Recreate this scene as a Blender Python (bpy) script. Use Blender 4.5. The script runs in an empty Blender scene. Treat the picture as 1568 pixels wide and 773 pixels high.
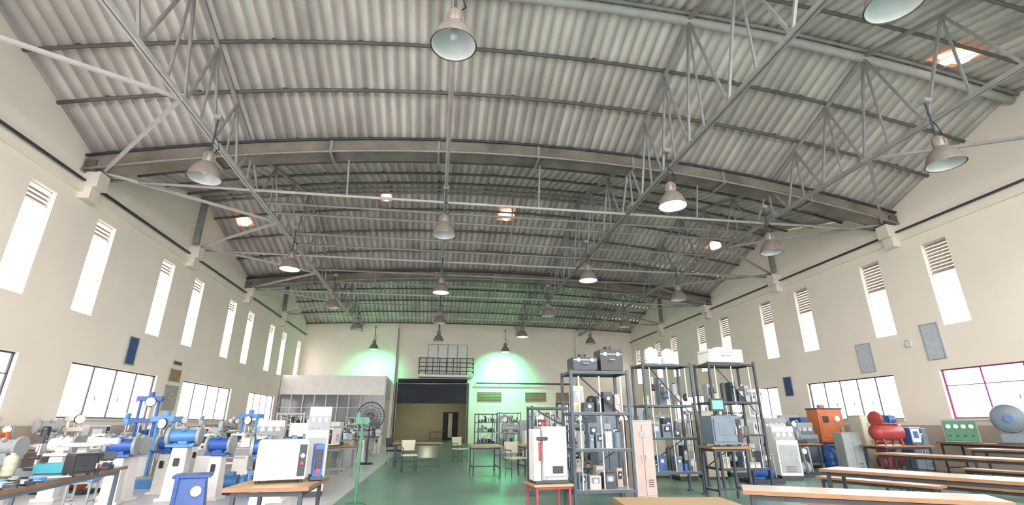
import bpy, math, random
from mathutils import Matrix, Vector
random.seed(7)
SC=bpy.context.scene
EYE=1.35
WL,WR=-9.76,15.48
YN,YB=-4.0,37.44
VY=[-3.0,3.0,9.0,13.44,19.44,25.44,31.44,37.44]
VZ=[9.96,8.28,9.96,8.28,9.96,8.28,9.96,8.28]
ZB=7.92
Y1=13.44
BOXES=[]
def roofz0(y):
    for i in range(len(VY)-1):
        if y<=VY[i+1]:
            t=(y-VY[i])/(VY[i+1]-VY[i]); return VZ[i]+t*(VZ[i+1]-VZ[i])
    return VZ[-1]
def cb(y): return 1.5 if y<14 else max(.3,1.5-(y-14)*.0512)
def crown(x,y):
    t=(x-(WL+WR)/2)/((WR-WL)/2)
    return cb(y)*(1-t*t) if abs(t)<1 else 0.0
def roofz(x,y): return roofz0(y)+crown(x,y)

# ---------------- materials
MC={}
def mat(name,c,rough=.6,metal=0.0,var=.12,scale=4.0,bump=0.0,emit=None,es=0,stretch=None):
    if name in MC: return MC[name]
    m=bpy.data.materials.new(name); m.use_nodes=True; nt=m.node_tree; n=nt.nodes; l=nt.links
    b=n['Principled BSDF']; b.inputs['Roughness'].default_value=rough; b.inputs['Metallic'].default_value=metal
    tc=n.new('ShaderNodeTexCoord'); no=n.new('ShaderNodeTexNoise'); no.inputs['Scale'].default_value=scale; no.inputs['Detail'].default_value=5
    if stretch:
        mp=n.new('ShaderNodeMapping'); mp.inputs['Scale'].default_value=stretch
        l.new(tc.outputs['Object'],mp.inputs['Vector']); l.new(mp.outputs['Vector'],no.inputs['Vector'])
    else: l.new(tc.outputs['Object'],no.inputs['Vector'])
    cr=n.new('ShaderNodeValToRGB')
    cr.color_ramp.elements[0].position=.3; cr.color_ramp.elements[1].position=.7
    cr.color_ramp.elements[0].color=(c[0]*(1-var),c[1]*(1-var),c[2]*(1-var),1)
    cr.color_ramp.elements[1].color=(min(1,c[0]*(1+var)),min(1,c[1]*(1+var)),min(1,c[2]*(1+var)),1)
    l.new(no.outputs['Fac'],cr.inputs['Fac']); l.new(cr.outputs['Color'],b.inputs['Base Color'])
    if bump:
        bp=n.new('ShaderNodeBump'); bp.inputs['Strength'].default_value=bump; l.new(no.outputs['Fac'],bp.inputs['Height']); l.new(bp.outputs['Normal'],b.inputs['Normal'])
    if emit:
        b.inputs['Emission Color'].default_value=(*emit,1); b.inputs['Emission Strength'].default_value=es
    MC[name]=m; return m
WALL=mat('painted_plaster',(.87,.785,.70),.85,var=.035,scale=.6)
DADO=mat('dado_paint',(.50,.41,.35),.7,var=.06,scale=1)
CONC=mat('ring_beam_paint',(.74,.67,.61),.85,var=.08,scale=1.5)
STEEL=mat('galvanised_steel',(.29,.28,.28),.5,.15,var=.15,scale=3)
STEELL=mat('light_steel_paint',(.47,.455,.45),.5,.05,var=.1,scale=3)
PURL=mat('purlin_steel',(.14,.13,.125),.6,.2,var=.2,scale=2)
DSTEEL=mat('dark_steel',(.05,.055,.07),.5,.3,var=.2)
RACKC=mat('slate_steel',(.06,.078,.095),.5,.3,var=.2)
BLACK=mat('black_plastic',(.02,.02,.025),.4,var=.2)
GUT=mat('weathered_gutter',(.215,.185,.16),.8,.1,var=.35,scale=1.2)
RUST=mat('rust_dark',(.11,.09,.08),.9,var=.3)
LAMP=mat('lamp_shade_metal',(.26,.225,.20),.45,.3,var=.12,scale=6)
LAMPIN=mat('lamp_inside',(.66,.66,.67),.35,.1,var=.05)
LITW=mat('lit_bulb_white',(1,1,1),.5,emit=(1,1,.95),es=12)
LITG=mat('lit_bulb_green',(.8,1,.9),.5,emit=(.60,1,.78),es=7)
WHITE=mat('white_enamel',(.74,.72,.69),.35,var=.05)
CREAM=mat('cream_enamel',(.50,.475,.36),.4,var=.06)
GREY=mat('grey_enamel',(.31,.335,.345),.4,var=.08)
BGREY=mat('blue_grey_enamel',(.125,.165,.21),.4,var=.1)
BLUE=mat('blue_enamel',(.03,.10,.36),.35,var=.12)
SKY=mat('light_blue_enamel',(.08,.24,.52),.35,var=.12)
TEAL=mat('teal_plastic',(.03,.29,.36),.4,var=.1)
ORANGE=mat('orange_enamel',(.50,.135,.045),.4,var=.12)
RED=mat('red_enamel',(.32,.04,.04),.4,var=.12)
GREEN=mat('green_enamel',(.05,.20,.11),.4,var=.12)
PGREEN=mat('pale_green_enamel',(.22,.32,.26),.4,var=.1)
PINK=mat('pinkish_board',(.46,.36,.33),.6,var=.08)
WOOD=mat('laminate_wood',(.40,.28,.15),.4,var=.12,scale=2.5,stretch=(1,12,1))
PALEW=mat('pale_table_laminate',(.58,.49,.42),.3,var=.06,scale=2.5,stretch=(1,10,1))
EDGE=mat('table_edge_wood',(.26,.13,.06),.5,var=.15)
GLASSD=mat('office_glass',(.15,.16,.17),.12,var=.2,scale=.7)
CHROME=mat('chrome',(.62,.62,.62),.25,.9,var=.05)
MAG=mat('magenta_frame',(.24,.025,.16),.5,var=.1)
NAVY=mat('navy_shutter',(.010,.013,.028),.6,var=.2)
TAN=mat('tan_louver',(.36,.28,.22),.7,var=.1)
LBLUE=mat('pale_blue_poster',(.50,.54,.60),.6,var=.12,scale=9)
DBLUE=mat('blue_poster',(.04,.08,.20),.6,var=.35,scale=12)
BROWN=mat('brown_board',(.33,.21,.12),.7,var=.2,scale=10)
COLL=mat('photo_collage',(.40,.36,.31),.6,var=.5,scale=14)
BEIGE=mat('corridor_beige',(.36,.34,.24),.8,var=.05)
PURP=mat('purple_grey_plastic',(.24,.16,.26),.5)
SKYL=mat('translucent_sheet',(1,.85,.75),.6,var=.1,emit=(1,.93,.90),es=3.0)
SKYO=mat('translucent_sheet_edge',(.75,.38,.25),.6,var=.3,scale=6,emit=(1,.42,.22),es=.35)
DIAL=mat('dial_white',(.80,.80,.78),.3,var=.02)
SCREEN=mat('green_screen',(.1,.7,.3),.4,emit=(.1,.9,.35),es=1.2)

# roof sheet material : weathered asbestos-cement, rib shading painted into the colour by pointiness
m=bpy.data.materials.new('corrugated_roof_sheet'); m.use_nodes=True; nt=m.node_tree;n=nt.nodes;l=nt.links;b=n['Principled BSDF'];b.inputs['Roughness'].default_value=.6
tc=n.new('ShaderNodeTexCoord'); mp=n.new('ShaderNodeMapping'); mp.inputs['Scale'].default_value=(1.6,.35,.35)
no=n.new('ShaderNodeTexNoise'); no.inputs['Scale'].default_value=1.3; no.inputs['Detail'].default_value=8
no2=n.new('ShaderNodeTexNoise'); no2.inputs['Scale'].default_value=.3; no2.inputs['Detail'].default_value=4
l.new(tc.outputs['Object'],mp.inputs['Vector']); l.new(mp.outputs['Vector'],no.inputs['Vector']); l.new(tc.outputs['Object'],no2.inputs['Vector'])
cr=n.new('ShaderNodeValToRGB'); e=cr.color_ramp.elements; e[0].position=.30;e[0].color=(.60,.555,.53,1);e[1].position=.62;e[1].color=(.87,.81,.775,1)
mx=n.new('ShaderNodeMixRGB'); mx.blend_type='MULTIPLY'; mx.inputs[0].default_value=.5
cr2=n.new('ShaderNodeValToRGB'); cr2.color_ramp.elements[0].position=.35;cr2.color_ramp.elements[0].color=(.60,.56,.54,1);cr2.color_ramp.elements[1].position=.6
l.new(no.outputs['Fac'],cr.inputs['Fac']);l.new(no2.outputs['Fac'],cr2.inputs['Fac']);l.new(cr.outputs['Color'],mx.inputs[1]);l.new(cr2.outputs['Color'],mx.inputs[2])
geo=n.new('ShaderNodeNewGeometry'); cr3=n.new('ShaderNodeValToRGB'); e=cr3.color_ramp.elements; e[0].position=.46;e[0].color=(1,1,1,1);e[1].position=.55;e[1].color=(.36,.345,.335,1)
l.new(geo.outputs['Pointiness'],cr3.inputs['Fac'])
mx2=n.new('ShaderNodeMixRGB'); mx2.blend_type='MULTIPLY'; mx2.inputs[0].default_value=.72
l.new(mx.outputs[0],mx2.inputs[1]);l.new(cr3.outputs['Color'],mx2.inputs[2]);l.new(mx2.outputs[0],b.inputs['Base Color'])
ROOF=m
# floor: pale cement at the left bay, green painted aisle
m=bpy.data.materials.new('painted_cement_floor'); m.use_nodes=True; nt=m.node_tree;n=nt.nodes;l=nt.links;b=n['Principled BSDF']
tc=n.new('ShaderNodeTexCoord'); sx=n.new('ShaderNodeSeparateXYZ'); l.new(tc.outputs['Object'],sx.inputs[0])
no=n.new('ShaderNodeTexNoise'); no.inputs['Scale'].default_value=1.1; no.inputs['Detail'].default_value=6; l.new(tc.outputs['Object'],no.inputs['Vector'])
gr=n.new('ShaderNodeValToRGB'); e=gr.color_ramp.elements; e[0].position=.3;e[0].color=(.115,.22,.175,1);e[1].position=.7;e[1].color=(.17,.295,.245,1)
gy=n.new('ShaderNodeValToRGB'); e=gy.color_ramp.elements; e[0].position=.3;e[0].color=(.54,.53,.56,1);e[1].position=.7;e[1].color=(.67,.66,.69,1)
l.new(no.outputs['Fac'],gr.inputs['Fac']);l.new(no.outputs['Fac'],gy.inputs['Fac'])
ls=n.new('ShaderNodeMath'); ls.operation='GREATER_THAN'; ls.inputs[1].default_value=-1.7; l.new(sx.outputs[0],ls.inputs[0])
mx=n.new('ShaderNodeMixRGB'); l.new(ls.outputs[0],mx.inputs[0]); l.new(gy.outputs['Color'],mx.inputs[1]); l.new(gr.outputs['Color'],mx.inputs[2]); l.new(mx.outputs[0],b.inputs['Base Color'])
b.inputs['Roughness'].default_value=.30
FLOOR=m

# ---------------- mesh builder
class MB:
    def __init__(s): s.v=[];s.f=[];s.fm=[];s.sm=[];s.m=[]
    def mi(s,m):
        if m not in s.m: s.m.append(m)
        return s.m.index(m)
    def add(s,vs,fs,m,smooth=False):
        o=len(s.v); s.v+=[tuple(x) for x in vs]; k=s.mi(m)
        for f in fs: s.f.append([i+o for i in f]); s.fm.append(k); s.sm.append(smooth)
    def box(s,c,d,m,rz=0,rx=0,ry=0,taper=1.0):
        M=Matrix.Translation(c)@Matrix.Rotation(rz,4,'Z')@Matrix.Rotation(rx,4,'X')@Matrix.Rotation(ry,4,'Y')
        vs=[]
        for z in(-.5,.5):
            k=taper if z>0 else 1
            for x,y in((-.5,-.5),(.5,-.5),(.5,.5),(-.5,.5)): vs.append(M@Vector((x*d[0]*k,y*d[1]*k,z*d[2])))
        s.add(vs,[(0,3,2,1),(4,5,6,7),(0,1,5,4),(1,2,6,5),(2,3,7,6),(3,0,4,7)],m); return s
    def cyl(s,a,b,r,m,n=12,r2=None):
        a=Vector(a);b=Vector(b);r2=r if r2 is None else r2
        q=(b-a).to_track_quat('Z','Y'); vs=[]
        for p,rr in((a,r),(b,r2)):
            for i in range(n):
                t=2*math.pi*i/n; vs.append(p+q@Vector((rr*math.cos(t),rr*math.sin(t),0)))
        s.add(vs,[(i,(i+1)%n,n+(i+1)%n,n+i) for i in range(n)],m,n>6)
        s.add(vs,[tuple(range(n-1,-1,-1)),tuple(range(n,2*n))],m); return s
    def lathe(s,prof,c,m,n=24,q=None):
        vs=[]
        for r,z in prof:
            for i in range(n):
                t=2*math.pi*i/n; p=Vector((r*math.cos(t),r*math.sin(t),z))
                if q is not None: p=q@p
                vs.append(p+Vector(c))
        fs=[]
        for j in range(len(prof)-1):
            for i in range(n): fs.append((j*n+i,j*n+(i+1)%n,(j+1)*n+(i+1)%n,(j+1)*n+i))
        s.add(vs,fs,m,True); return s
    def path(s,pts,r,m,n=6):
        pts=[Vector(p) for p in pts]; vs=[]
        for i,p in enumerate(pts):
            d=(pts[min(i+1,len(pts)-1)]-pts[max(i-1,0)]).normalized(); q=d.to_track_quat('Z','Y')
            for k in range(n):
                t=2*math.pi*k/n; vs.append(p+q@Vector((r*math.cos(t),r*math.sin(t),0)))
        fs=[]
        for j in range(len(pts)-1):
            for i in range(n): fs.append((j*n+i,j*n+(i+1)%n,(j+1)*n+(i+1)%n,(j+1)*n+i))
        fs+= [tuple(range(n-1,-1,-1)),tuple(range((len(pts)-1)*n,len(pts)*n))]
        s.add(vs,fs,m,True); return s
    def bar(s,a,b,w,m,h=None):
        a=Vector(a);b=Vector(b);h=h or w; q=(b-a).to_track_quat('Z','Y'); vs=[]
        for p in(a,b):
            for x,y in((-w/2,-h/2),(w/2,-h/2),(w/2,h/2),(-w/2,h/2)): vs.append(p+q@Vector((x,y,0)))
        s.add(vs,[(0,3,2,1),(4,5,6,7),(0,1,5,4),(1,2,6,5),(2,3,7,6),(3,0,4,7)],m); return s
    def build(s,name,loc=(0,0,0),rz=0,bevel=0,sc=1):
        me=bpy.data.meshes.new(name); me.from_pydata(s.v,[],s.f)
        for mm in s.m: me.materials.append(mm)
        me.polygons.foreach_set('material_index',s.fm); me.polygons.foreach_set('use_smooth',s.sm); me.update()
        o=bpy.data.objects.new(name,me); SC.collection.objects.link(o); o.location=loc; o.rotation_euler=(0,0,rz); o.scale=(sc,sc,sc)
        if bevel:
            b=o.modifiers.new('bevel','BEVEL'); b.width=bevel; b.segments=2; b.limit_method='ANGLE'; b.angle_limit=math.radians(50)
        if len(s.v)<20000:
            R=Matrix.Translation(loc)@Matrix.Rotation(rz,4,'Z')@Matrix.Scale(sc,4); w=[R@Vector(p) for p in s.v]
            BOXES.append((o,[min(p[i] for p in w) for i in range(3)],[max(p[i] for p in w) for i in range(3)]))
        return o

# ---------------- shell
MB().box((2.86,18,-.1),(60,90,.2),FLOOR).build('floor')
SL_Z0,SL_Z1=4.22,6.86
LW_Z0,LW_Z1=1.49,2.93
A_,W_=1.221,.735
def wall(X,out,holes,name):
    mb=MB(); T=.2*out
    ys=sorted(set([YN,YB]+[h[0] for h in holes]+[h[1] for h in holes]+[y for y in VY if YN<y<YB]))
    for a,b in zip(ys[:-1],ys[1:]):
        hs=sorted([(h[2],h[3]) for h in holes if h[0]<=a+1e-6 and h[1]>=b-1e-6]); z=0
        segs=[]
        for z0,z1 in hs: segs.append((z,z0,z,z0)); z=z1
        segs.append((z,roofz0(a)+.05,z,roofz0(b)+.05))
        for za0,za1,zb0,zb1 in segs:
            for xx in(X,X+T):
                mb.add([(xx,a,za0),(xx,b,zb0),(xx,b,zb1),(xx,a,za1)],[(0,1,2,3)],WALL)
    for y0,y1,z0,z1 in holes:
        mb.add([(X,y0,z0),(X+T,y0,z0),(X+T,y1,z0),(X,y1,z0),(X,y0,z1),(X+T,y0,z1),(X+T,y1,z1),(X,y1,z1)],[(0,1,2,3),(4,5,6,7),(0,1,5,4),(3,2,6,7)],WALL)
    mb.build(name)
slits=[]
for k in range(-2,5):
    for sg in(-1,1):
        yc=Y1+6*k+sg*A_
        if yc<YB-.6 and yc>1: slits.append((yc-W_/2-.04,yc+W_/2+.04,SL_Z0,SL_Z1))
lowL=[(8.6,13.1),(14.9,19.2),(21.1,25.9),(28.3,32.6)]
lowR=[(7.6,13.2),(14.8,18.9),(20.8,24.8),(27.0,31.0)]
wall(WL,-1,[(a,b,LW_Z0,LW_Z1) for a,b in lowL]+slits,'wall_left')
wall(WR,1,[(a,b,LW_Z0,LW_Z1) for a,b in lowR]+slits,'wall_right')
wi=1
for X,out in((WL,-1),(WR,1)):
    for (y0,y1,z0,z1) in slits:
        mb=MB(); xf=X+out*.14
        for y in(y0+.012,y1-.012): mb.box((xf,y,(z0+z1)/2),(.04,.024,z1-z0),CONC)
        zl=z1-(1.0 if out>0 else .42)
        for z in(z0+.012,z1-.012,zl): mb.box((xf,(y0+y1)/2,z),(.04,y1-y0,.024),CONC)
        k=int((z1-zl)/.11)
        for i in range(k): mb.box((xf,(y0+y1)/2,zl+.06+i*.11),(.012,y1-y0-.04,.11 if out>0 else .085),TAN,ry=out*.45)
        mb.build('window_%d'%wi); wi+=1
for X,out,lows in((WL,-1,lowL),(WR,1,lowR)):
    for j,(y0,y1) in enumerate(lows):
        mb=MB(); xf=X+out*.10; fm=MAG if (out>0 and j==0) else DSTEEL
        nn=5 if out>0 else 4
        for i in range(nn+1):
            y=y0+.03+(y1-y0-.06)*i/nn; mb.box((xf,y,(LW_Z0+LW_Z1)/2),(.04,.03 if i not in(0,nn) else .04,LW_Z1-LW_Z0),fm)
        for z in(LW_Z0+.02,LW_Z1-.02): mb.box((xf,(y0+y1)/2,z),(.05,y1-y0,.04),fm)
        if j==0: mb.box((xf,(y0+y1)/2,LW_Z0+.95),(.03,y1-y0,.025),fm)
        for i in (1,2,3):
            y=y0+(y1-y0)*i/nn+.3; mb.box((X+out*.05,y,LW_Z0+.55),(.02,.02,.12),fm)
        mb.box((X-out*.04,(y0+y1)/2,LW_Z0-.03),(.07,y1-y0+.1,.05),CONC)
        mb.build('window_%d'%wi); wi+=1
for X,o,nm in((WL,1,'left'),(WR,-1,'right')):
    MB().box((X+o*.012,(YN+YB)/2,.65),(.02,YB-YN,1.3),DADO).build('baseboard_'+nm)
ti=1
for X,o in((WL,1),(WR,-1)):
    mb=MB(); mb.box((X+o*.05,(YN+YB)/2,7.32),(.10,YB-YN,.20),WALL)
    mb.path([(X+o*.09,YN,7.55),(X+o*.09,YB,7.55)],.035,DSTEEL)
    mb.build('trim_%d'%ti); ti+=1
    mb=MB()
    for k in range(-2,4):
        y=Y1+6*k if k>-2 else 2
        mb.box((X+o*.2,y,7.62),(.4,.42,.45),CONC); mb.box((X+o*.14,y,7.25),(.28,.36,.4),CONC)
        mb.box((X+o*.12,y,ZB+.1+(roofz0(y)-ZB)/2),(.2,.14,roofz0(y)-ZB),STEEL)
    mb.build('trim_%d'%ti); ti+=1
mb=MB(); OX0,OX1,OZ=-2.8,2.3,4.15
for y in(YB,YB+.28):
    for x0,x1,z0,z1 in((WL-.3,OX0,0,9.2),(OX1,WR+.3,0,9.2),(OX0,OX1,OZ,9.2)):
        mb.add([(x0,y,z0),(x1,y,z0),(x1,y,z1),(x0,y,z1)],[(0,1,2,3)],WALL)
for x in(OX0,OX1): mb.add([(x,YB,0),(x,YB+.28,0),(x,YB+.28,OZ),(x,YB,OZ)],[(0,1,2,3)],WALL)
mb.add([(OX0,YB,OZ),(OX1,YB,OZ),(OX1,YB+.28,OZ),(OX0,YB+.28,OZ)],[(0,1,2,3)],WALL)
mb.build('wall_back')
mb=MB()
mb.box((OX0-.6,YB+4.3,2.2),(.1,8,4.4),BEIGE);mb.box((OX1+.6,YB+4.3,2.2),(.1,8,4.4),BEIGE);mb.box((-.25,YB+4.3,4.3),(6.4,8,.1),BEIGE)
mb.box((-.25,YB+8.3,2.2),(6.4,.1,4.4),BEIGE); mb.box((1.4,YB+8.2,1.15),(1.3,.08,2.3),NAVY); mb.box((1.4,YB+8.15,1.2),(.35,.05,2.0),CREAM)
mb.build('wall_passage')
mb=MB(); cx=(OX0+OX1)/2; dw=OX1-OX0-.06
mb.box((cx,YB+.10,3.42),(dw,.1,1.36),NAVY)
for i in range(13): mb.box((cx,YB+.04,2.82+i*.1),(dw,.03,.03),NAVY)
mb.cyl((cx-dw/2,YB-.2,4.32),(cx+dw/2,YB-.2,4.32),.15,NAVY,16)
for x in(OX0-.08,OX1+.08): mb.box((x,YB-.07,2.1),(.12,.1,4.2),DSTEEL)
mb.build('door_1')
mb=MB(); bx0,bx1=-1.3,2.65; yb=YB-.02
mb.box(((bx0+bx1)/2,yb-.6,4.62),(bx1-bx0,1.18,.16),WHITE)
for z in(4.95,5.25,5.55,5.87): mb.cyl((bx0,yb-1.18,z),(bx1,yb-1.18,z),.03,DSTEEL,8); mb.cyl((bx0,yb-1.18,z),(bx0,yb,z),.03,DSTEEL,8); mb.cyl((bx1,yb-1.18,z),(bx1,yb,z),.03,DSTEEL,8)
for i in range(9):
    x=bx0+(bx1-bx0)*i/8; mb.cyl((x,yb-1.18,4.7),(x,yb-1.18,5.87),.03,DSTEEL,8)
mb.build('balcony')
mb=MB(); mb.box((.75,YB-.03,5.9),(3.0,.05,2.3),GREY)
for i in range(4): mb.box((-.36+i*.74,YB-.07,5.95),(.66,.04,2.1),WHITE)
mb.build('door_2')
mb=MB(); mb.box((-3.15,YB-.13,4.2),(.22,.24,8.2),WALL); mb.cyl((-2.98,YB-.1,0),(-2.98,YB-.1,8.2),.05,STEELL,8); mb.build('trim_%d'%ti); ti+=1
mb=MB(); mb.cyl((3.0,YB-.25,4.2),(10.3,YB-.25,4.2),.05,DSTEEL,8)
for x in(3.0,4.8,6.6,8.4,10.3): mb.cyl((x,YB-.25,4.2),(x,YB,4.2),.03,DSTEEL,6)
mb.cyl((10.3,YB-.25,0),(10.3,YB-.25,4.2),.05,DSTEEL,8)
mb.build('wall_conduit')
for i,(x0,x1) in enumerate(((3.1,4.9),(6.7,8.3),(9.1,10.2))):
    mb=MB(); mb.box(((x0+x1)/2,YB-.04,3.25),(x1-x0,.06,.65),BROWN)
    for k in range(6): mb.box(((x0+x1)/2,YB-.08,2.98+k*.11),(x1-x0-.1,.03,.05),TAN,rx=.5)
    mb.build('window_%d'%wi); wi+=1
MB().box((10.9,YB-.22,4.2),(.35,.4,8.2),WALL).build('column')

# office cabin at back left
mb=MB(); ox0,ox1,oy=WL+.03,-3.3,33.4; OH=4.3
mb.box(((ox0+ox1)/2,oy,.5),(ox1-ox0,.12,1.0),WHITE); mb.box(((ox0+ox1)/2,oy,2.05),(ox1-ox0,.05,2.1),GLASSD)
mb.box(((ox0+ox1)/2,oy,3.68),(ox1-ox0,.14,1.2),WHITE)
for i in range(10):
    x=ox0+.05+(ox1-ox0-.1)*i/9; mb.box((x,oy-.03,2.05),(.07,.09,2.1),STEELL)
mb.box(((ox0+ox1)/2,oy-.03,2.3),(ox1-ox0,.08,.06),STEELL)
mb.box((ox1,(oy+YB)/2,2.15),(.12,YB-oy-.08,OH),WHITE); mb.box(((ox0+ox1)/2,(oy+YB)/2,OH-.1),(ox1-ox0,YB-oy-.08,.1),WHITE)
mb.box((ox1+.07,(oy+YB)/2,3.0),(.03,YB-oy-.3,.06),STEELL)
mb.build('office_cabin')

# ---------------- roof
P_=.29; NX=8*88; x0=WL-.35; x1=WR+.35
mb=MB(); vs=[];fs=[]
def sheet(ya,yb,lift0,lift1):
    o=len(vs)
    for j,y in enumerate((ya,yb)):
        for i in range(NX+1):
            x=x0+(x1-x0)*i/NX
            vs.append((x,y,roofz(x,min(max(y,VY[0]),VY[-1]))+.13+.07*math.sin(2*math.pi*x/P_)+(lift0,lift1)[j]))
    for i in range(NX): fs.append((o+i,o+NX+1+i,o+NX+2+i,o+i+1))
for i in range(len(VY)-1):
    a,b=VY[i],VY[i+1]; ns=3
    for k in range(ns):
        ya=a+(b-a)*k/ns; yb=a+(b-a)*(k+1)/ns
        up=VZ[i+1]>VZ[i]
        ext=.18
        if up: sheet(ya-(ext if k>0 else 0),yb,.03 if k>0 else 0,0)
        else: sheet(ya,yb+(ext if k<ns-1 else 0),0,.03 if k<ns-1 else 0)
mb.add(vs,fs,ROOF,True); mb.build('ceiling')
# purlins
mb=MB()
xs=[WL+.02+(WR-WL-.04)*i/24 for i in range(25)]
def xline(mb,y,dz,r,m,n=6): mb.path([(x,y,roofz(x,y)+dz) for x in xs],r,m,n)
for i in range(len(VY)-1):
    a,b=VY[i],VY[i+1]; up=VZ[i+1]>VZ[i]
    for t in((.04,.39,.68,.97) if i==2 else (.04,.31,.56,.8,.97)):
        y=a+(b-a)*(t if up else 1-t); 
        xline(mb,y,-.02,.05,PURL if t!=.97 else STEEL)
        for x in xs[1:-1:2]: mb.box((x,y+.03,roofz(x,y)+.03),(.09,.07,.1),RUST)
mb.build('roof_purlins')
# valley gutters
for yv in(Y1,25.44,3.0):
    mb=MB()
    for i in range(len(xs)-1):
        p,q=xs[i],xs[i+1]
        za,zb_=roofz(p,yv),roofz(q,yv)
        for (ya,yb,z0,z1) in((yv-.30,yv-.27,-.42,-.03),(yv+.27,yv+.30,-.42,-.03),(yv-.30,yv+.30,-.45,-.42)):
            v=[(p,ya,za+z0),(q,ya,zb_+z0),(q,yb,zb_+z0),(p,yb,za+z0),(p,ya,za+z1),(q,ya,zb_+z1),(q,yb,zb_+z1),(p,yb,za+z1)]
            mb.add(v,[(0,3,2,1),(4,5,6,7),(0,1,5,4),(1,2,6,5),(2,3,7,6),(3,0,4,7)],GUT)
        if i%3==0: mb.box((p,yv-.32,za-.25),(.08,.05,.5),STEEL); mb.box((p,yv,za-.5),(.08,.7,.05),STEEL)
    mb.path([(x,yv-.36,roofz(x,yv)-.05) for x in xs],.04,DSTEEL); mb.path([(x,yv-.36,roofz(x,yv)-.47) for x in xs],.035,STEEL)
    for x in(xs[0]+.15,xs[-1]-.15): mb.box((x,yv,roofz(x,yv)-.35),(.28,.7,.3),RUST)
    mb.build('roof_gutter')
# trusses
for X in(-5.72,6.0,11.0):
    mb=MB(); n=0
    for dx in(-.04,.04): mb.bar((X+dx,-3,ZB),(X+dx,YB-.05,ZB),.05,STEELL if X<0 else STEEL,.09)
    for i in range(len(VY)-1):
        a,b=VY[i],VY[i+1]
        mb.bar((X,a,roofz(X,a)-.12),(X,b,roofz(X,b)-.12),.10,STEEL,.08)
        ns=3
        pts=[a+(b-a)*k/ns for k in range(ns+1)]
        for k in range(ns):
            p,q=pts[k],pts[k+1]; mdl=(p+q)/2
            mb.bar((X,p,roofz(X,p)-.12),(X,mdl,ZB),.055,STEEL); mb.bar((X,mdl,ZB),(X,q,roofz(X,q)-.12),.055,STEEL)
            mb.bar((X,p,ZB),(X,p,roofz(X,p)-.12),.045,STEEL)
    for y in(9.6,16.44,22.44,28.44): mb.box((X,y,ZB),(.22,.3,.02),STEELL); 
    for y in (Y1,25.44): mb.box((X,y,ZB+.05),(.25,.4,.12),STEEL)
    mb.build('roof_truss')
mb=MB()
mb.path([(0,-3,ZB),(0,YB-.05,ZB)],.055,STEEL,8)
for y in(Y1,Y1+6,Y1+12,Y1+18): mb.path([(x,y+.5,ZB) for x in(WL+.1,WR-.1)],.045,STEELL)
for y in(Y1+1.4,Y1+2.2,Y1+4.0,Y1+5.2,Y1+8.5,Y1+10.5,Y1+15): mb.path([(x,y,ZB+.02) for x in(-5.72,11.0)],.04,STEEL)
for xx in(0,3,8.5,-3):
    for yv in(Y1,25.44): mb.cyl((xx,yv+.5,ZB),(xx,yv+.2,roofz(xx,yv)-.45),.03,STEEL,6)
    mb.cyl((xx,Y1+6.5,ZB),(xx,Y1+6.1,roofz(xx,Y1+6.1)-.05),.03,STEEL,6)
mb.build('roof_tie_pipes')
mb=MB()
wy=[Y1-11.4,Y1-6,Y1,Y1+6,Y1+12,Y1+18]; ty=[4.6,9.6,16.44,22.44,28.44]
for k in range(5):
    for (wx,tx) in((WL+.3,-5.72),(WR-.3,11.0)):
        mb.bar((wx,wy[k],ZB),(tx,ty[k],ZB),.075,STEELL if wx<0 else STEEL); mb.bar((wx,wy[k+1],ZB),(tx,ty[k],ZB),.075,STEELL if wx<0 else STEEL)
mb.build('roof_cross_bracing')
mb=MB(); mb.path([(x,9.0,roofz(x,9.0)-.14) for x in xs],.12,STEELL,8); mb.build('ridge_beam')
# skylight sheets
for (x,y,s_) in((2.9,20.8,.9),(13.6,21.0,.75),(-8.7,21.0,.7),(12.9,8.2,.85),(-2.6,19.9,.55)):
    mb=MB(); zz=lambda xx,yy: roofz(xx,yy)+.02
    def quad(x0_,x1_,y0_,y1_,m,d):
        v=[(x0_,y0_,zz(x0_,y0_)+d),(x1_,y0_,zz(x1_,y0_)+d),(x1_,y1_,zz(x1_,y1_)+d),(x0_,y1_,zz(x0_,y1_)+d)]
        mb.add(v+[(a,b,c+.02) for a,b,c in v],[(0,1,2,3),(4,5,6,7),(0,1,5,4),(1,2,6,5),(2,3,7,6),(3,0,4,7)],m)
    quad(x-.45*s_,x+.45*s_,y-.5*s_,y+.5*s_,SKYO,0)
    pts=[]; N=14
    for i in range(N):
        t=2*math.pi*i/N; r_=(.40+.06*math.sin(i*2.3))*s_; pts.append((x+r_*math.cos(t),y+r_*1.08*math.sin(t)))
    v=[(a,b,zz(a,b)-.04) for a,b in pts]; mb.add(v,[tuple(range(N))],SKYL)
    for i in (1,3): quad(x-.45*s_+i*.2*s_,x-.42*s_+i*.2*s_,y-.5*s_,y+.5*s_,SKYO,-.05)
    mb.build('skylight_sheet')

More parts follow.
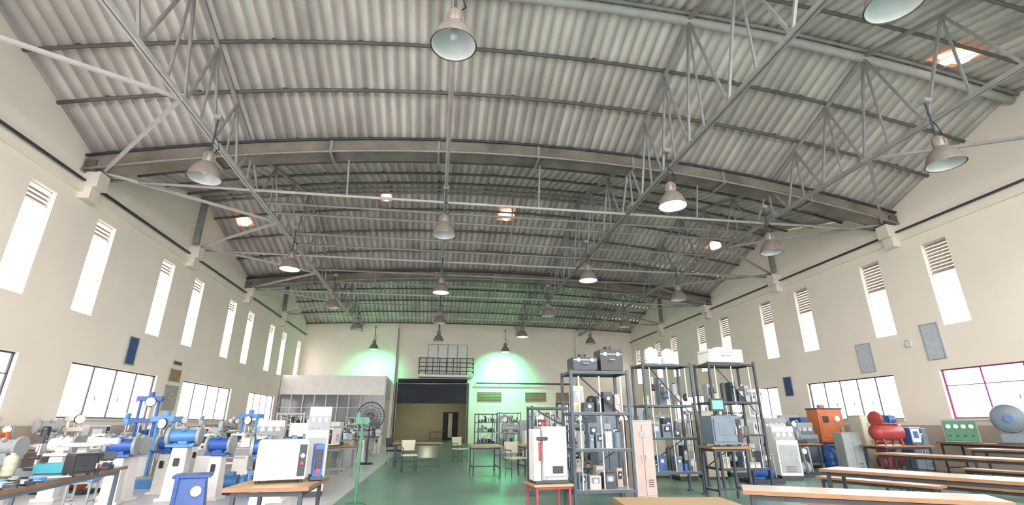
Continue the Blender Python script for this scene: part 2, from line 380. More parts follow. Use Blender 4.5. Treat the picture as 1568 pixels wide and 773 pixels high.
# ---------------- pendant lamps
def lamp(x,y,lit=None,zb=6.35):
    mb=MB(); zt=ZB
    mb.lathe([(.335,0),(.33,.03),(.305,.13),(.25,.25),(.18,.34),(.125,.385),(.10,.40)],(0,0,0),LAMP,32)
    mb.lathe([(.325,.005),(.315,.05),(.29,.14),(.235,.25),(.16,.33),(.09,.37),(.001,.375)],(0,0,0),LAMPIN,32)
    mb.lathe([(.345,-.005),(.35,.01),(.335,.02)],(0,0,0),LAMP,32)
    mb.lathe([(.10,.39),(.115,.41),(.115,.58),(.10,.62),(.05,.66),(.02,.68)],(0,0,0),LAMP,24)
    for i in range(8):
        t=i*math.pi/4; mb.box((.12*math.cos(t),.12*math.sin(t),.5),(.03,.008,.16),LAMP,rz=t)
    mb.cyl((0,0,.65),(0,0,zt-zb),.02,DSTEEL,8); mb.path([(.03,0,.6),(.16,0,.75),(.10,0,.95),(.02,0,1.05)],.012,BLACK)
    mb.box((0,0,zt-zb-.03),(.16,.16,.1),STEEL)
    mb.lathe([(.001,.10),(.06,.12),(.08,.18),(.06,.26),(.03,.33)],(0,0,0),LAMPIN if not lit else (LITG if lit=='g' else LITW),16)
    if lit: mb.lathe([(.001,.015),(.31,.015)],(0,0,0),LITG if lit=='g' else LITW,24)
    o=mb.build('pendant_lamp',(x,y,zb))
    if lit:
        ld=bpy.data.lights.new('lamp_light','SPOT'); ld.energy=380 if lit=='w' else 130; ld.color=(1,.96,.88) if lit=='w' else (.4,1,.65); ld.spot_size=2.4; ld.spot_blend=.8; ld.shadow_soft_size=.25
        lo=bpy.data.objects.new('lamp_light',ld); SC.collection.objects.link(lo); lo.parent=o; lo.location=(0,0,-.06)
    return o
for y,z_,l_ in((5.75,6.62,None),(12.9,6.4,None),(19.2,6.35,'g'),(25.5,6.35,None),(31.5,6.35,None)): lamp(0,y,l_,z_)
for x,y,l_ in((-5.2,10.2,None),(-5.2,16.8,'g'),(-4.9,22.6,None),(-4.6,28,None),(5.5,3.9,None),(5.5,10,'w'),(5.4,16.6,'w'),(5.3,22.9,None),(5.1,29.2,'w'),(10.1,7.25,None),(10.1,12.7,None),(10.1,18.8,None),(10.1,25,None),(10,31,None)): lamp(x,y,l_)
for x,en in((-4.5,700),(4.9,1900)):
    o=lamp(x,35.5,'g',6.3)
    ld=bpy.data.lights.new('lamp_glow','SPOT'); ld.energy=en; ld.color=(.12,1,.42); ld.shadow_soft_size=.2; ld.spot_size=2.1; ld.spot_blend=1
    lo=bpy.data.objects.new('lamp_glow',ld); SC.collection.objects.link(lo); lo.parent=o; lo.location=(0,0,-.12); lo.rotation_euler=(math.radians(48),0,0)

# ---------------- equipment generators (front faces -Y)
def table(L=1.8,W=.75,H=.75,top=WOOD,leg=DSTEEL,name='work_table',loc=(0,0,0),rz=0,shelf=False):
    mb=MB(); mb.box((0,0,H-.018),(L,W,.034),top)
    for sx in(-1,1): mb.box((sx*(L/2+.004),0,H-.02),(.012,W+.01,.036),EDGE)
    for sy in(-1,1): mb.box((0,sy*(W/2+.004),H-.02),(L+.01,.012,.036),EDGE)
    for sx in(-1,1):
        for sy in(-1,1): mb.box((sx*(L/2-.08),sy*(W/2-.07),(H-.04)/2),(.04,.04,H-.04),leg)
        mb.box((sx*(L/2-.08),0,.18),(.03,W-.14,.03),leg); mb.box((sx*(L/2-.08),0,H-.07),(.03,W-.14,.04),leg)
    for sy in(-1,1): mb.box((0,sy*(W/2-.07),H-.07),(L-.16,.03,.04),leg)
    mb.box((0,0,.18),(L-.16,.03,.03),leg)
    if shelf: mb.box((0,0,.25),(L-.18,W-.16,.02),leg)
    return mb.build(name,(loc[0],loc[1],loc[2] if len(loc)>2 else 0),rz)
def bench(loc,rz=0,L=1.8,H=.45,W=.32):
    return table(L,W,H,PALEW,DSTEEL,'sitting_bench',loc,rz)
def chair(loc,rz=0,col=CREAM):
    mb=MB()
    for sx in(-1,1):
        mb.path([(sx*.2,-.2,0),(sx*.2,-.2,.44)],.014,DSTEEL); mb.path([(sx*.2,.2,0),(sx*.2,.19,.45),(sx*.19,.26,.85)],.014,DSTEEL)
        mb.path([(sx*.2,-.2,.2),(sx*.2,.2,.2)],.01,DSTEEL); mb.path([(sx*.21,-.18,.66),(sx*.21,.22,.66)],.014,DSTEEL); mb.path([(sx*.21,-.18,.44),(sx*.21,-.18,.66)],.012,DSTEEL)
    mb.box((0,0,.46),(.44,.44,.05),col); mb.box((0,.245,.72),(.42,.035,.3),col,rx=-.15)
    mb.build('office_chair',(*loc,0),rz,bevel=.01)
def stool(loc,rz=0,col=WOOD,leg=DSTEEL,H=.5,w=.36,name='stool'):
    mb=MB(); mb.box((0,0,H-.015),(w,w,.03),col)
    for sx in(-1,1):
        for sy in(-1,1): mb.bar((sx*w*.42,sy*w*.42,0),(sx*w*.42,sy*w*.42,H-.03),.028,leg)
        mb.bar((sx*w*.42,-w*.42,H*.35),(sx*w*.42,w*.42,H*.35),.022,leg); mb.bar((-w*.42,sx*w*.42,H*.35),(w*.42,sx*w*.42,H*.35),.022,leg)
        mb.bar((sx*w*.42,-w*.42,H-.05),(sx*w*.42,w*.42,H-.05),.028,leg); mb.bar((-w*.42,sx*w*.42,H-.05),(w*.42,sx*w*.42,H-.05),.028,leg)
    mb.build(name,(*loc,0),rz)
def oven(loc,rz=0,w=.55,d=.5,h=.45,body=WHITE,trim=GREY,name='laboratory_oven'):
    mb=MB(); mb.box((0,0,h/2+.03),(w,d,h),body)
    mb.box((-.08*w,-d/2-.012,h/2+.04),(w*.74,.025,h*.84),trim); mb.box((-.08*w,-d/2-.027,h/2+.06),(w*.45,.008,h*.45),body)
    mb.box((w*.4,-d/2-.008,h/2+.03),(w*.15,.016,h*.84),BLACK); mb.cyl((w*.4,-d/2-.01,h*.7),(w*.4,-d/2-.04,h*.7),.022,CHROME); mb.cyl((w*.4,-d/2-.01,h*.5),(w*.4,-d/2-.04,h*.5),.018,RED)
    mb.box((w*.25,-d/2-.05,h*.55),(.018,.02,h*.3),CHROME)
    for i in range(5): mb.box((w/2+.002,d*.15,h*.3+i*h*.09),(.006,d*.4,.012),DSTEEL)
    mb.box((0,0,h+.035),(w*.96,d*.96,.02),trim)
    for sx in(-1,1):
        for sy in(-1,1): mb.cyl((sx*w*.42,sy*d*.4,0.002),(sx*w*.42,sy*d*.4,.04),.02,BLACK,8)
    return mb.build(name,loc,rz,bevel=.008)
def console(loc,rz=0,w=.6,d=.5,h=1.2,body=WHITE,panel=GREY,name='control_cabinet'):
    mb=MB(); mb.box((0,0,.05),(w*.94,d*.94,.1),DSTEEL); mb.box((0,0,h*.35+.1),(w,d,h*.7),body)
    mb.box((0,.06,h*.85+.08),(w,d*.7,h*.3),body); mb.box((0,-d*.26,h*.84+.06),(w*.96,.03,h*.28),panel,rx=-.35)
    for i in range(3): mb.cyl((w*(-.28+.28*i),-d*.28,h*.9),(w*(-.28+.28*i),-d*.28-.035,h*.885),w*.1,DIAL,16); mb.cyl((w*(-.28+.28*i),-d*.3,h*.79),(w*(-.28+.28*i),-d*.3-.05,h*.775),.02,[RED,BLACK,GREEN][i],10)
    mb.box((0,-d/2-.006,h*.35+.08),(w*.86,.012,h*.55),panel); mb.box((w*.34,-d/2-.03,h*.4),(.02,.03,.12),CHROME)
    for i in range(4): mb.box((0,-d/2-.015,.2+i*.04),(w*.5,.01,.012),DSTEEL)
    return mb.build(name,loc,rz,bevel=.008)
def locker(loc,rz=0,w=.6,d=.5,h=1.5,body=CREAM,trim=GREY,name='steel_cupboard'):
    mb=MB(); mb.box((0,0,.03),(w*.95,d*.95,.06),DSTEEL); mb.box((0,0,h/2+.05),(w,d,h-.02),body)
    for sx in(-1,1): mb.box((sx*w*.245,-d/2-.008,h/2+.05),(w*.46,.016,h*.9),body); mb.box((sx*.04,-d/2-.03,h*.55),(.015,.03,.12),CHROME)
    mb.box((0,-d/2-.02,h*.86),(w*.3,.01,h*.08),trim)
    for i in range(4): mb.box((w*.245,-d/2-.018,h*.2+i*.035),(w*.25,.008,.012),DSTEEL)
    mb.box((0,0,h+.05),(w*1.03,d*1.03,.025),trim)
    return mb.build(name,loc,rz,bevel=.006)
def utm(loc,rz=0,w=.6,h=1.2,col=BLUE,name='tensile_testing_machine'):
    mb=MB(); mb.box((0,0,.09),(w*1.15,.5,.18),col); mb.box((0,0,.2),(w,.36,.05),GREY)
    for sx in(-1,1): mb.cyl((sx*w*.36,0,.18),(sx*w*.36,0,h-.06),.035,col,12); mb.cyl((sx*w*.24,.05,.18),(sx*w*.24,.05,h-.06),.018,CHROME,10)
    mb.box((0,0,h-.05),(w,.26,.12),col); mb.box((0,0,h*.55),(w*.95,.24,.1),col)
    mb.cyl((0,0,h-.1),(0,0,h*.8),.045,GREY); mb.cyl((0,0,h*.5),(0,0,h*.38),.045,GREY); mb.cyl((0,0,h*.8),(0,0,h*.5),.012,CHROME); mb.cyl((0,0,h),(0,0,h+.12),.07,col,14)
    mb.cyl((w*.1,-.14,h*.9),(w*.1,-.17,h*.9),.11,DIAL,20); mb.lathe([(.11,0),(.12,.01),(.12,.03),(.11,.04)],(w*.1,-.135,h*.9),BLACK,20,q=Matrix.Rotation(math.pi/2,3,'X'))
    return mb.build(name,loc,rz,bevel=.008)
def pedestal(loc,rz=0,h=1.0,w=.34,col=WHITE,top=SKY,name='grinding_machine'):
    mb=MB(); mb.box((0,0,.03),(w*1.4,w*1.4,.06),col); mb.box((0,0,h/2),(w,w,h-.06),col,taper=.8); mb.box((0,0,h),(w*1.5,w*1.3,.05),top)
    mb.cyl((-w*.75,0,h+.17),(w*.75,0,h+.17),.12,top,20); mb.cyl((-w*.9,0,h+.17),(-w*.72,0,h+.17),.17,GREY,20); mb.cyl((w*.72,0,h+.17),(w*.9,0,h+.17),.17,GREY,20)
    mb.box((0,0,h+.06),(w*.5,w*.5,.1),top); mb.box((0,-w*.55,h*.7),(w*.3,.03,.14),BLACK); mb.cyl((0,-w*.5,h+.3),(0,-.02,h+.24),.03,top)
    return mb.build(name,loc,rz,bevel=.01)
def gaugebox(loc,rz=0,w=.7,h=.5,d=.4,col=BLUE,name='pump_test_unit'):
    mb=MB(); mb.box((0,0,.04),(w,d,.08),DSTEEL); mb.cyl((-w*.3,0,.22),(w*.12,0,.22),.13,col,20); 
    for i in range(7): mb.lathe([(.13,0),(.145,.004),(.145,.012),(.13,.016)],(-w*.26+i*.05,0,.22),col,20,q=Matrix.Rotation(math.pi/2,3,'Y'))
    mb.box((-w*.1,0,.38),(.14,.12,.08),col); mb.lathe([(.02,0),(.15,.01),(.16,.05),(.15,.09),(.03,.1)],(w*.2,0,.22),col,20,q=Matrix.Rotation(math.pi/2,3,'Y'))
    mb.path([(w*.25,0,.36),(w*.25,0,h),(w*.42,0,h+.04),(w*.45,0,h*.7),(w*.45,0,.1)],.025,GREY,8); mb.cyl((w*.25,-.03,h*.9),(w*.25,-.06,h*.9),.07,DIAL,16); mb.box((-w*.2,0,.1),(w*.5,.2,.05),col)
    return mb.build(name,loc,rz,bevel=.005)
def lathe_machine(loc,rz=0,col=WHITE,L=1.7):
    mb=MB(); 
    for sx in(-1,1): mb.box((sx*L*.36,0,.33),(.34,.42,.66),col,taper=.92)
    mb.box((0,0,.72),(L,.30,.12),GREY); mb.box((0,0,.80),(L*.95,.18,.05),CHROME); mb.box((0,.05,.5),(L*.5,.4,.05),col)
    mb.box((-L*.37,0,.95),(L*.26,.34,.34),col); mb.cyl((-L*.24,0,.98),(-L*.18,0,.98),.12,CHROME,20); mb.box((-L*.37,-.18,1.0),(.22,.02,.14),BLACK)
    mb.box((L*.36,0,.93),(.2,.16,.2),col); mb.cyl((L*.22,0,.98),(L*.5,0,.98),.035,CHROME); mb.cyl((L*.5,0,.98),(L*.52,0,.98),.09,DSTEEL,16)
    mb.box((0,0,.87),(.28,.34,.08),col); mb.box((0,-.2,.76),(.26,.06,.22),col); mb.cyl((0,-.22,.78),(0,-.28,.78),.07,CHROME,16); mb.box((.02,0,.95),(.1,.1,.08),DSTEEL)
    mb.cyl((-L*.4,-.18,.85),(-L*.4,-.24,.85),.03,RED,10); mb.cyl((-L*.2,-.2,.62),(L*.45,-.2,.62),.014,CHROME,8)
    return mb.build('lathe_machine',loc,rz,bevel=.01)
def tank(loc,r=.2,h=.45,col=WHITE,name='water_tank'):
    mb=MB(); mb.lathe([(.001,0),(r*.95,0),(r,.02),(r,h*.3),(r*1.03,h*.32),(r,h*.35),(r,h*.6),(r*1.03,h*.62),(r,h*.65),(r,h*.85),(r*.8,h*.95),(r*.4,h),(r*.38,h*1.06),(r*.3,h*1.08),(.001,h*1.08)],(0,0,0),col,24)
    return mb.build(name,loc)
def crate(loc,rz=0,w=.5,d=.4,h=.4,col=BLACK,name='equipment_case'):
    mb=MB(); mb.box((0,0,h/2),(w,d,h),col); mb.box((0,0,h*.78),(w*1.03,d*1.03,.02),GREY); 
    for sx in(-1,1): mb.box((sx*w*.3,-d/2-.01,h*.78),(.05,.02,.06),CHROME); mb.box((sx*w*.5,0,h/2),(.02,d*1.02,h*.98),col)
    mb.path([(-w*.12,-d/2-.01,h*.5),(-w*.12,-d/2-.05,h*.5),(w*.12,-d/2-.05,h*.5),(w*.12,-d/2-.01,h*.5)],.01,GREY)
    mb.cyl((0,0,h),(0,0,h+.07),w*.18,col,16)
    return mb.build(name,loc,rz,bevel=.01)
def rack(loc,rz=0,W=.95,D=.6,H=2.2,levels=(.35,.95,1.5,2.15),col=RACKC,items=True,name='apparatus_rack'):
    mb=MB(); R=random.Random(int(loc[0]*100+loc[1]*37))
    for sx in(-1,1):
        for sy in(-1,1): mb.box((sx*W/2,sy*D/2,H/2),(.045,.045,H),col); mb.box((sx*W/2,sy*D/2,.01),(.1,.1,.02),col)
    for z in levels:
        for sy in(-1,1): mb.box((0,sy*D/2,z),(W,.035,.045),col)
        for sx in(-1,1): mb.box((sx*W/2,0,z),(.035,D,.045),col)
        mb.box((0,0,z+.02),(W,D,.012),GREY)
    mb.bar((-W/2,D/2,levels[0]),(W/2,D/2,levels[1]),.02,col)
    if items:
        for li,z in enumerate(levels[:-1]):
            gap=levels[li+1]-z-.08
            for row in (0,1):
                x=-W/2+.08
                while x<W/2-.1:
                    w_=R.uniform(.08,.24); w_=min(w_,W/2-.04-x); hh=gap*R.uniform(.25,.95)*(1 if row else .6); c=x+w_/2; y=(.12 if row else -.14)*D/.6
                    k=R.random(); cm=R.choice([BGREY,GREY,CREAM,PINK,WHITE,DSTEEL,BGREY,BLUE if li==0 else GREY,DSTEEL,RACKC])
                    if k<.45: mb.box((c,y,z+.026+hh/2),(w_*.9,D*.32,hh),cm); mb.box((c,y-D*.17,z+.05+hh*.55),(w_*.6,.02,hh*.4),R.choice([BLACK,GREY,BGREY])); mb.cyl((c,y-D*.16,z+hh*.75),(c,y-D*.2,z+hh*.75),w_*.16,DIAL,12)
                    elif k<.7: mb.cyl((c,y,z+.026),(c,y,z+.026+hh),w_*.34,cm,16); mb.cyl((c,y,z+hh),(c,y,z+hh+.05),w_*.18,DSTEEL,12)
                    elif k<.85: mb.cyl((c,y,z+.03),(c,y,z+hh),.02,CHROME,8); mb.lathe([(.001,0),(w_*.36,.02),(w_*.38,.1),(w_*.2,.16),(.001,.17)],(c,y,z+hh*.5),cm,16)
                    x+=w_+.03
        for x in(-.36,.0,.38): mb.cyl((W*x,-D*.46,levels[0]),(W*x,-D*.46,H-.1),.014,CHROME,8)
        mb.path([(W*.4,-D*.45,levels[0]+.2),(W*.4,-D*.48,levels[1]+.5),(W*.1,-D*.5,levels[2]+.2),(-W*.35,-D*.45,H-.1)],.012,BLACK)
    return mb.build(name,loc,rz)
def drill(loc,rz=0,col=DSTEEL,s=1,name='bench_drill'):
    mb=MB(); mb.box((0,0,.02),(.25,.35,.04),col); mb.cyl((0,.1,.04),(0,.1,.6),.03,CHROME); mb.box((0,0,.56),(.14,.38,.14),col); mb.cyl((0,-.12,.5),(0,-.12,.34),.028,CHROME); mb.cyl((0,.16,.6),(0,.16,.75),.08,col,16)
    mb.box((0,-.05,.22),(.2,.22,.02),col); mb.cyl((0,.1,.18),(0,.1,.26),.05,col); 
    for i in range(3):
        t=i*2.1; mb.cyl((.08,-.1,.54),(.1,-.1+.13*math.cos(t),.54+.13*math.sin(t)),.008,CHROME,6)
    mb.lathe([(.001,.83),(.07,.82),(.09,.76),(.09,.75)],(0,.12,0),col,16)
    return mb.build(name,loc,rz,bevel=.008,sc=s)
def compressor(loc,rz=0,col=RED):
    mb=MB(); q=Matrix.Rotation(math.pi/2,3,'Y'); mb.lathe([(.001,-.5),(.12,-.48),(.2,-.4),(.21,-.38),(.21,.38),(.2,.4),(.12,.48),(.001,.5)],(0,0,.32),col,24,q=q)
    for sx in(-1,1): mb.bar((sx*.3,-.15,0),(sx*.3,-.1,.2),.04,col); mb.bar((sx*.3,.15,0),(sx*.3,.1,.2),.04,col)
    mb.box((0,0,.54),(.7,.25,.03),col); mb.box((-.18,0,.66),(.2,.2,.22),DSTEEL)
    for i in range(5): mb.box((-.18,0,.6+i*.045),(.26,.26,.012),DSTEEL)
    mb.cyl((.12,0,.66),(.34,0,.66),.1,BLUE,16); mb.lathe([(.001,0),(.2,0),(.21,.03),(.2,.06),(.001,.06)],(-.32,0,.66),col,24,q=q); mb.cyl((.4,-.05,.5),(.4,-.08,.5),.05,DIAL,14)
    mb.path([(-.18,-.05,.78),(-.1,-.1,.85),(.1,-.1,.8),(.1,-.1,.5)],.015,CHROME)
    return mb.build('air_compressor',loc,rz,bevel=.005)
def fan(loc,rz=0,R=.48,H=1.6,col=DSTEEL):
    mb=MB(); mb.lathe([(.001,.06),(.2,.05),(.26,.0)],(0,0,0),col,24); mb.cyl((0,0,.04),(0,0,H),.03,col)
    for r in(.12,.24,.36,R):
        mb.path([(r*math.cos(t*math.pi/16),-.12+(.0 if r<R else .06),H+r*math.sin(t*math.pi/16)) for t in range(33)],.008 if r<R else .022,col,5)
    for i in range(28):
        t=i*2*math.pi/28; c,s_=math.cos(t),math.sin(t); mb.path([(.06*c,-.14,H+.06*s_),(R*.6*c,-.14,H+R*.6*s_),(R*c,-.06,H+R*s_)],.006,col,4); mb.path([(.1*c,.06,H+.1*s_),(R*c,-.06,H+R*s_)],.005,col,4)
    mb.cyl((0,-.15,H),(0,.16,H),.08,col,18)
    for i in range(3):
        t=i*2.094
        p=[Vector((.06*math.cos(t),-.05,.06*math.sin(t))),Vector((R*.85*math.cos(t-.15),-.09,R*.85*math.sin(t-.15))),Vector((R*.88*math.cos(t+.5),-.02,R*.88*math.sin(t+.5))),Vector((.2*math.cos(t+.9),0,.2*math.sin(t+.9)))]
        mb.add([(a.x,a.y,a.z+H) for a in p],[(0,1,2,3)],GREY)
    return mb.build('pedestal_fan',loc,rz)

# ---------- right foreground tables
table(2.0,.50,.75,PALEW,DSTEEL,'long_table',(3.95,4.42),math.radians(-31))
table(2.6,.62,.75,PALEW,DSTEEL,'long_table',(6.3,5.7),math.radians(-62))
table(2.8,.62,.75,PALEW,DSTEEL,'long_table',(10.2,8.8),math.radians(-75))
table(2.6,.62,.80,PALEW,DSTEEL,'long_table',(13.0,9.3),math.radians(-80))
bench((5.25,5.45),math.radians(-50)); bench((8.3,7.1),math.radians(-68)); bench((7.4,7.9),math.radians(-68)); bench((11.6,8.9),math.radians(-76))
table(1.0,.6,.70,WOOD,DSTEEL,'side_table',(2.15,4.45),math.radians(-8))
# ---------- central stool + machine
stool((1.69,7.6),.1,WOOD,RED,.54,.58,'red_frame_stand')
mb=MB(); mb.box((0,0,.02),(.5,.42,.04),DSTEEL); mb.box((.06,.03,.40),(.40,.36,.74),GREY); mb.box((.06,-.16,.40),(.34,.02,.62),WHITE); mb.box((-.2,-.02,.38),(.1,.28,.7),WHITE)
mb.cyl((-.12,-.2,.05),(-.12,-.2,.75),.014,CHROME); mb.cyl((-.18,-.2,.3),(-.18,-.2,.55),.018,RED); mb.box((-.14,-.2,.6),(.16,.06,.05),BLACK); mb.cyl((.15,-.16,.62),(.15,-.19,.62),.05,DIAL); mb.cyl((-.06,0,.77),(-.06,0,.86),.03,RED); mb.box((-.06,-.1,.85),(.04,.22,.03),RED); mb.box((.1,-.18,.18),(.16,.02,.1),BLACK)
mb.build('hardness_tester',(1.69,7.6,.542),.1,bevel=.008)
# racks
rack((2.7,8.3,0),0,.98,.6,2.2,(.35,.95,1.5,2.16))
crate((2.5,8.3,2.205),.0,.40,.4,.22,DSTEEL); crate((2.98,8.3,2.205),0,.38,.36,.36,BLACK,'monitor_case')
rack((4.95,10.4,0),0,1.1,.6,2.6,(.4,1.05,1.7,2.55))
tank((4.75,10.4,2.605),.15,.34,WHITE); tank((5.15,10.4,2.605),.15,.32,WHITE)
rack((6.85,11.0,0),0,1.15,.65,2.72,(.4,1.1,1.8,2.66),DSTEEL,True)
crate((6.8,11.0,2.725),0,.85,.5,.3,WHITE,'header_tank')
locker((3.85,9.4,0),.1,.45,.4,1.35,PINK,GREY); locker((3.7,10.9,0),.1,.5,.4,1.5,BGREY,GREY); locker((7.3,12.9,0),-.1,.55,.5,1.6,CREAM,CREAM); console((6.4,12.7,0),0,.5,.5,1.0,CREAM,GREY)
rack((3.7,12.8,0),0,1.0,.6,1.9,(.3,.9,1.4,1.85)); locker((5.4,13.6,0),0,.6,.5,1.5,BGREY,BGREY); locker((4.6,14.3,0),0,.7,.5,1.5,GREY,BGREY)
table(.8,.6,.94,WOOD,DSTEEL,'instrument_table',(5.55,9.3),0); oven((5.55,9.3,.945),0,.6,.45,.5,BGREY,BGREY,'switchgear_panel')
o=MB(); o.box((0,0,0.2),(.22,.02,.16),SCREEN); o.box((0,.03,0.2),(.3,.05,.24),BLACK); o.box((0,.05,.07),(.05,.05,.14),BLACK); o.box((0,.05,.01),(.2,.15,.02),BLACK); o.build('computer_monitor',(5.55,9.3,1.50))
for a in((8.3,13.4,PGREEN,1.2),(9.2,14.0,GREY,1.4),(8.0,15.2,CREAM,1.3),(6.7,14.8,WHITE,1.3),(9.6,16.6,CREAM,1.4)): console((a[0],a[1],0),random.uniform(-.3,.3),.6,.5,a[3],a[2],GREY)
rack((8.9,15.3,0),-.1,1.0,.6,2.0,(.3,.9,1.4,1.95)); utm((7.6,14.0,0),0,.7,1.7,GREY); rack((2.4,10.6,0),0,.8,.5,1.7,(.3,.8,1.2,1.65)); utm((6.1,15.9,0),.2,.8,1.8,BGREY)
gaugebox((8.0,11.9,0),0,.9,.6,.5,BLUE); gaugebox((9.9,13.0,0),0,.9,.7,.5,GREY)
locker((10.2,15.3,0),-.1,.6,.5,1.5,GREY,GREY); locker((4.9,12.2,0),.1,.5,.45,1.7,GREY,BGREY); utm((4.3,11.5,0),0,.5,1.6,DSTEEL); console((9.1,12.4,0),-.2,.55,.5,1.2,WHITE,GREY)
# mid tables / chairs
table(.9,1.5,.75,WOOD,DSTEEL,'work_table',(1.5,15.2)); table(.9,1.4,.75,WOOD,DSTEEL,'work_table',(3.0,15.4)); chair((2.25,14.2),.3); chair((3.3,14.2),-.4); chair((-.7,16.0),.2); table(1.6,.8,.75,WOOD,DSTEEL,'work_table',(-.5,17.6)); chair((-1.3,18.6),1.0,BLACK)
chair((1.0,19.5),.5); table(1.2,.7,.75,WOOD,DSTEEL,'work_table',(.2,43.0))
for i,(x,y) in enumerate(((3.6,17.5),(4.8,18.2),(6.0,17.4),(7.5,18.5),(3.2,21.5),(4.6,22.5),(6.2,21.8),(8,23),(3.8,26),(5.5,27),(7.5,28),(9.5,26),(9.5,20.5),(4.5,31),(7,32),(9.5,31.5),(4.9,20.2),(6.8,19.9),(3.3,24),(5.8,24.3),(2.9,29))):
    t=i%6; rz=random.uniform(-.5,.5)
    if t==0: utm((x,y,0),rz,.8,1.7,random.choice([GREY,SKY,PGREEN]))
    elif t==1: console((x,y,0),rz,.7,.5,1.4,random.choice([CREAM,WHITE,GREY]),random.choice([GREY,BGREY]))
    elif t==2: rack((x,y,0),rz,1.1,.6,1.9,(.3,.9,1.4,1.85),random.choice([BLUE,BGREY,DSTEEL]))
    elif t==3: table(1.4,.75,.75,WOOD,DSTEEL,'work_table',(x,y),rz); oven((x,y,.755),rz,.6,.5,.5,random.choice([CREAM,WHITE]),GREY)
    elif t==4: pedestal((x,y,0),rz,1.0,.4,PGREEN,GREY)
    else: tank((x,y,0),.32,.95,BLUE,'oil_drum')
# ---------- right side machines
console((11.2,15.6,0),0,.75,.6,1.45,GREY,WHITE); console((12.05,15.4,0),0,.7,.6,1.3,GREY,BGREY)
mb=MB(); mb.box((0,0,.75),(.55,.5,1.5),WHITE); mb.box((0,0,2.0),(.42,.34,1.1),WHITE); mb.box((0,-.18,2.05),(.3,.03,.8),GREY); mb.box((.35,0,2.5),(.4,.3,.14),WHITE); mb.cyl((.5,0,2.45),(.5,0,2.1),.04,CHROME); mb.box((0,-.26,.75),(.45,.02,1.2),GREY); mb.cyl((.1,-.26,1.2),(.1,-.3,1.2),.07,DIAL)
mb.build('impact_tester',(11.6,17.2,0),0,bevel=.01)
table(1.9,.8,.8,WOOD,DSTEEL,'machine_bench',(13.5,15.6))
mb=MB(); mb.box((0,0,.5),(.85,.6,1.0),ORANGE); mb.box((0,-.31,.5),(.72,.02,.8),ORANGE); mb.box((-.2,-.33,.68),(.2,.02,.2),BLACK); mb.cyl((.2,-.3,.7),(.2,-.34,.7),.09,DIAL,18); mb.box((.3,-.33,.35),(.1,.03,.2),GREY); mb.box((0,0,1.02),(.9,.65,.04),DSTEEL); mb.cyl((0,.1,1.03),(0,.1,1.16),.12,ORANGE,16)
mb.build('hydraulic_power_pack',(13.2,15.6,.805),-.1,bevel=.02)
mb=MB(); mb.box((0,0,.35),(.75,.5,.7),BLUE); mb.box((0,-.26,.38),(.6,.02,.5),WHITE)
for i in range(3): mb.cyl((-.18+.18*i,-.27,.5),(-.18+.18*i,-.3,.5),.06,DIAL,16)
mb.box((0,-.27,.25),(.4,.02,.1),BLACK); mb.build('hydraulic_trainer_unit',(12.6,14.3,0),-.2,bevel=.01)
locker((13.9,17.4,0),0,.9,.6,1.5,BLUE,BLUE,'blue_equipment_cabinet'); console((14.4,19,0),-.4,.7,.6,1.6,GREY,BGREY); console((14.5,21.5,0),-.4,.7,.6,1.5,BLUE,GREY)
table(1.5,.8,.8,WOOD,DSTEEL,'machine_bench',(12.4,12.3)); compressor((12.2,12.3,.805),.1); compressor((13.3,13.5,0),.4,RED)
table(2.6,.8,.85,WOOD,DSTEEL,'machine_bench',(14.75,11.6),math.radians(90))
mb=MB(); mb.box((0,0,.3),(.75,.4,.6),PGREEN); mb.box((0,-.21,.3),(.68,.02,.52),GREEN)
for i in range(4): mb.cyl((-.24+.16*i,-.22,.42),(-.24+.16*i,-.25,.42),.055,DIAL,16); mb.cyl((-.24+.16*i,-.22,.18),(-.24+.16*i,-.26,.18),.025,BLACK,10)
mb.build('electrical_panel',(14.7,12.4,.855),-.9,bevel=.01)
mb=MB(); mb.lathe([(.001,-.15),(.2,-.14),(.34,-.1),(.36,0),(.34,.1),(.2,.14),(.001,.15)],(0,0,.62),BGREY,28,q=Matrix.Rotation(math.pi/2,3,'X')); mb.box((0,0,.12),(.5,.3,.24),BGREY); mb.cyl((0,-.2,.62),(0,.3,.62),.09,BLUE,16); mb.box((0,0,.02),(.7,.4,.04),DSTEEL)
mb.build('centrifugal_blower',(14.7,11.1,.855),-.9,bevel=.005)
oven((12.98,12.3,.805),-.3,.28,.35,.4,BLUE,WHITE,'power_supply_unit')
for i,(x,y) in enumerate(((14.4,23.5),(13,20.5),(12.2,19),(11,22),(12.8,25),(14.4,28),(12,28),(10.5,14.0),(10.4,17.8))):
    t=i%4
    if t==0: console((x,y,0),-.4,.7,.6,1.5,WHITE,GREY)
    elif t==1: utm((x,y,0),-.3,.8,1.6,PGREEN)
    elif t==2: rack((x,y,0),-.2,1.1,.6,1.8,(.3,.9,1.4,1.75),DSTEEL)
    else: table(1.5,.8,.8,WOOD,DSTEEL,'machine_bench',(x,y),0); gaugebox((x,y,.805),0,.9,.6,.4,GREY)
